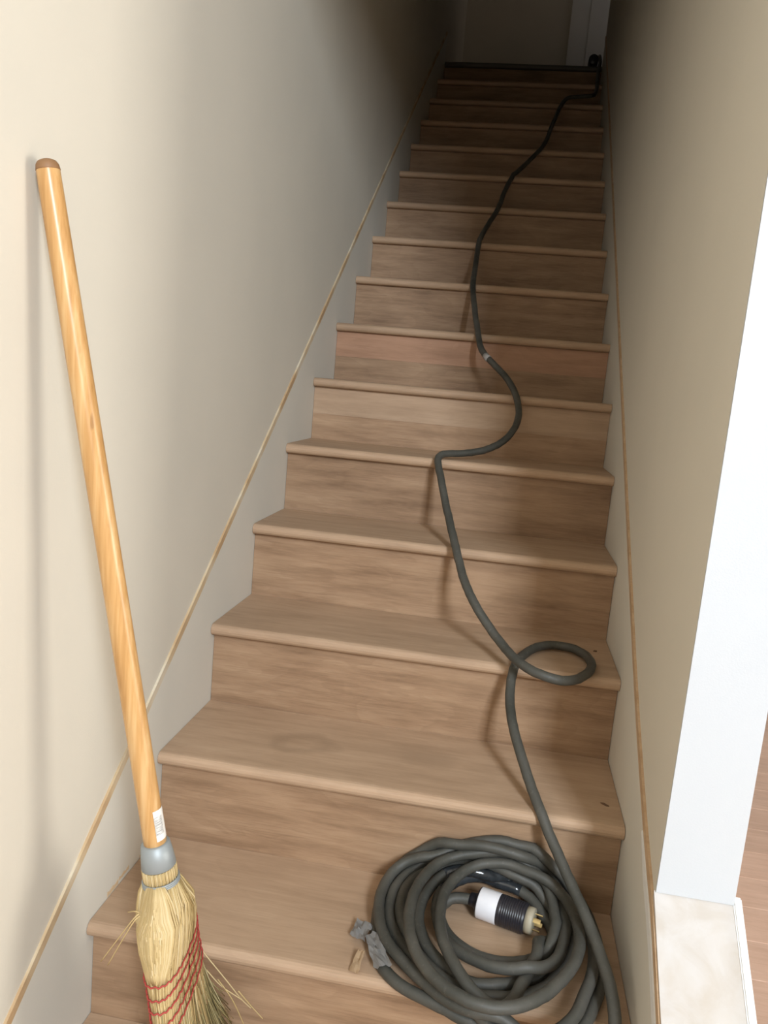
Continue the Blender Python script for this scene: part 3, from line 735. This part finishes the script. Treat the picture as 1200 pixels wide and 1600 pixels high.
def cpart(name, bm, mat, smooth=True, parent=None):
    bm.transform(cinv)
    return obj(name, bm, mat, parent or cord, smooth)
def rubber_mat():
    n = N('dusty_black_rubber', 0.55, 0, 0.4)
    v = n.noise(n.coords((1, 1, 1)), 9, 4, 0.6)
    f = n.noise(n.coords((1, 1, 1)), 140, 3, 0.6)
    c = n.ramp(v, [(0.3, (0.040, 0.040, 0.033)), (0.5, (0.066, 0.064, 0.054)), (0.75, (0.098, 0.093, 0.080))])
    c = n.mix(n.math('MULTIPLY', n.ramp(f, [(0.6, 0.0), (0.8, 1.0)]), 0.35), c, (0.19, 0.175, 0.15))
    n.colour(c)
    n.bump(f, 0.2, 0.001)
    return n.m
M_rub = rubber_mat()
fine = cp
bm = bmesh.new(); tube(bm, fine, R_, 12)
cpart('cable', bm, M_rub)
def sleeve(name, i0, i1, mat, r, label=None, sub=3):
    bm = bmesh.new(); tube(bm, cp[i0:i1], r, 14)
    o = cpart(name, bm, mat)
    if label: o['label'] = label
    return o
def tape_mat():
    n = N('glossy_electrical_tape', 0.18, 0, 0.6)
    f = n.noise(n.coords((1, 1, 1)), 60, 3)
    n.colour(n.ramp(f, [(0.3, (0.018, 0.020, 0.022)), (0.7, (0.045, 0.05, 0.055))]))
    n.bump(f, 0.5, 0.003)
    return n.m
M_tape = tape_mat()
sleeve('electrical_tape', 986, 1002, M_tape, R_ + 0.0010, 'glossy black tape wrapped round the cable above the plug')
sleeve('electrical_tape', 924, 936, M_tape, R_ + 0.0009, 'glossy black tape wrapped round the cable above the plug')
M_silver = flat('grey_duct_tape', (0.40, 0.39, 0.38), 0.45, 0.0)
sleeve('tape_band', 275, 278, M_silver, R_ + 0.0006, 'small pale scrap of tape on the cable', 2)
# crumpled flaps of duct tape standing off the left side of the coil
def flap(name, corners, n, m_, mat, amp, seed, label=None):
    a, b, c, d = [Vector(q) for q in corners]         # a-b one edge, d-c the other
    rg_ = random.Random(seed)
    bm = bmesh.new(); g = []
    nrm = (b - a).cross(d - a).normalized()
    for i in range(n + 1):
        row = []
        for j in range(m_ + 1):
            u, v = i / n, j / m_
            q = (a * (1 - u) + b * u) * (1 - v) + (d * (1 - u) + c * u) * v
            q = q + nrm * (amp * (math.sin(u * 7 + seed) * math.cos(v * 5 + seed) + rg_.uniform(-0.5, 0.5)))
            if i in (0, n) or j in (0, m_): q = q + (b - a) * rg_.uniform(-0.05, 0.05) + (d - a) * rg_.uniform(-0.05, 0.05)
            q.z = max(q.z, (RISE if q.y > RUN else RISE - 0.03) + 0.002)
            row.append(bm.verts.new(q))
        g.append(row)
    for i in range(n):
        for j in range(m_):
            bm.faces.new((g[i][j], g[i + 1][j], g[i + 1][j + 1], g[i][j + 1]))
    bmesh.ops.solidify(bm, geom=bm.faces[:], thickness=0.0006)
    o = cpart(name, bm, mat, False)
    if label: o['label'] = label
    return o
flap('tape_flap', ((0.436, 0.374, 0.200), (0.466, 0.358, 0.206), (0.459, 0.318, 0.202), (0.430, 0.338, 0.196)), 6, 6, M_silver, 0.003, 3, 'crumpled grey duct tape end sticking out of the coil')
flap('tape_flap', ((0.457, 0.330, 0.204), (0.478, 0.335, 0.213), (0.512, 0.262, 0.212), (0.484, 0.262, 0.203)), 6, 8, M_silver, 0.003, 5, 'crumpled grey duct tape strip along the coil edge')
flap('tape_flap', ((0.452, 0.300, 0.198), (0.464, 0.300, 0.199), (0.460, 0.258, 0.191), (0.444, 0.262, 0.189)), 4, 6, M_tan, 0.002, 8, 'curled tan scrap of tape')

# plug lying on the tread inside the coil
PA, PB = Vector((0.6405, 0.4620, RISE + 0.0275)), Vector((0.7400, 0.4330, RISE + 0.0275))
pd = (PB - PA).normalized()
pm = Matrix.Translation(PA) @ pd.to_track_quat('Z', 'Y').to_matrix().to_4x4()
M_blk = flat('black_nylon', (0.022, 0.021, 0.027), 0.35)
M_pw = flat('white_nylon', (0.80, 0.80, 0.84), 0.35)
M_bei = flat('beige_face', (0.42, 0.37, 0.27), 0.5)
M_brass = flat('brass_blade', (0.55, 0.42, 0.20), 0.35, 0.9)
bm = bmesh.new()
prof = [(0.0115, -0.016), (0.013, -0.006), (0.016, -0.002), (0.0255, 0.000), (0.0262, 0.003)]
z = 0.040
prof += [(0.0262, 0.030), (0.0262, 0.040)]
for k in range(11):
    zz = 0.042 + 0.004 * k
    prof += [(0.0266, zz), (0.0266, zz + 0.0024), (0.0259, zz + 0.003), (0.0259, zz + 0.0036)]
prof += [(0.0250, 0.0880), (0.012, 0.0882)]
lathe(bm, prof, 28, pm)
plug = cpart('plug', bm, M_blk)
bm = bmesh.new(); lathe(bm, [(0.0264, 0.002), (0.0269, 0.0035), (0.0269, 0.0365), (0.0264, 0.038)], 28, pm)
# two notches bitten out of the white collar's edges
o = cpart('collar', bm, M_pw, True, plug); o['label'] = 'white band round the black plug'
bm = bmesh.new(); lathe(bm, [(0.0225, 0.0878), (0.0225, 0.1000), (0.0205, 0.1015), (0.004, 0.1016)], 28, pm)
o = cpart('plug_face', bm, M_bei, True, plug); o['label'] = 'beige face of the plug'
for k in range(4):
    a0 = k * math.pi / 2 + 0.5
    bm = bmesh.new()
    inner, outer = [], []
    for j in range(6):
        a = a0 + 0.55 * j / 5
        for rr, lst in ((0.0125, inner), (0.0140, outer)):
            lst.append((rr * math.cos(a), rr * math.sin(a)))
    poly = outer + inner[::-1]
    lo = [bm.verts.new(pm @ Vector((x, y_, 0.1012))) for x, y_ in poly]
    hi = [bm.verts.new(pm @ Vector((x, y_, 0.1145))) for x, y_ in poly]
    n_ = len(poly)
    bm.faces.new(lo); bm.faces.new(list(reversed(hi)))
    for j in range(n_): bm.faces.new((lo[j], lo[(j + 1) % n_], hi[(j + 1) % n_], hi[j]))
    cpart('prong', bm, M_brass, False, plug)
# the connector at the far end hangs over the edge of the landing
e0, e1 = cp[0], cp[6]
bm = bmesh.new()
ed = (Vector((0.846, LAND_Y - 0.03, NTOP * RISE + 0.024)) - Vector((0.846, LAND_Y + 0.11, NTOP * RISE + 0.024))).normalized()
em = Matrix.Translation((0.834, LAND_Y + 0.085, NTOP * RISE + 0.031)) @ ed.to_track_quat('Z', 'Y').to_matrix().to_4x4()
lathe(bm, [(0.010, -0.02), (0.018, -0.012), (0.026, 0.0), (0.0275, 0.02), (0.0275, 0.09), (0.024, 0.094), (0.004, 0.0945)], 20, em)
o = cpart('connector', bm, M_blk); o['label'] = 'black connector body at the top of the cord'

# ================================================================ bits on the treads
M_chip = flat('dark_splinter', (0.14, 0.075, 0.04), 0.8)
def splinter(name, loc, rz, L_, W_, label, cat):
    bm = bmesh.new()
    pts = [(-L_ / 2, 0), (-L_ / 6, W_ / 2), (L_ / 4, W_ / 2.5), (L_ / 2, 0), (L_ / 5, -W_ / 2), (-L_ / 4, -W_ / 2.6)]
    lo = [bm.verts.new((x, y_, 0)) for x, y_ in pts]
    hi = [bm.verts.new((x * 0.8, y_ * 0.8, 0.0018 + 0.0006 * (i % 2))) for i, (x, y_) in enumerate(pts)]
    bm.faces.new(lo[::-1]); bm.faces.new(hi)
    for i in range(6): bm.faces.new((lo[i], lo[(i + 1) % 6], hi[(i + 1) % 6], hi[i]))
    o = obj(name, bm, M_chip)
    o.location = loc; o.rotation_euler = (0, 0, rz)
    tag(o, label, cat)
splinter('wood_splinter', (0.855, 0.588, 2 * RISE + 0.0002), -0.6, 0.020, 0.005, 'tiny dark wood splinter on the tread at the right, above the coil', 'splinter')
splinter('dirt_crumb', (0.848, 0.942, 3 * RISE + 0.0002), 0.3, 0.010, 0.008, 'tiny dark crumb on the tread behind the small cord loop', 'crumb')
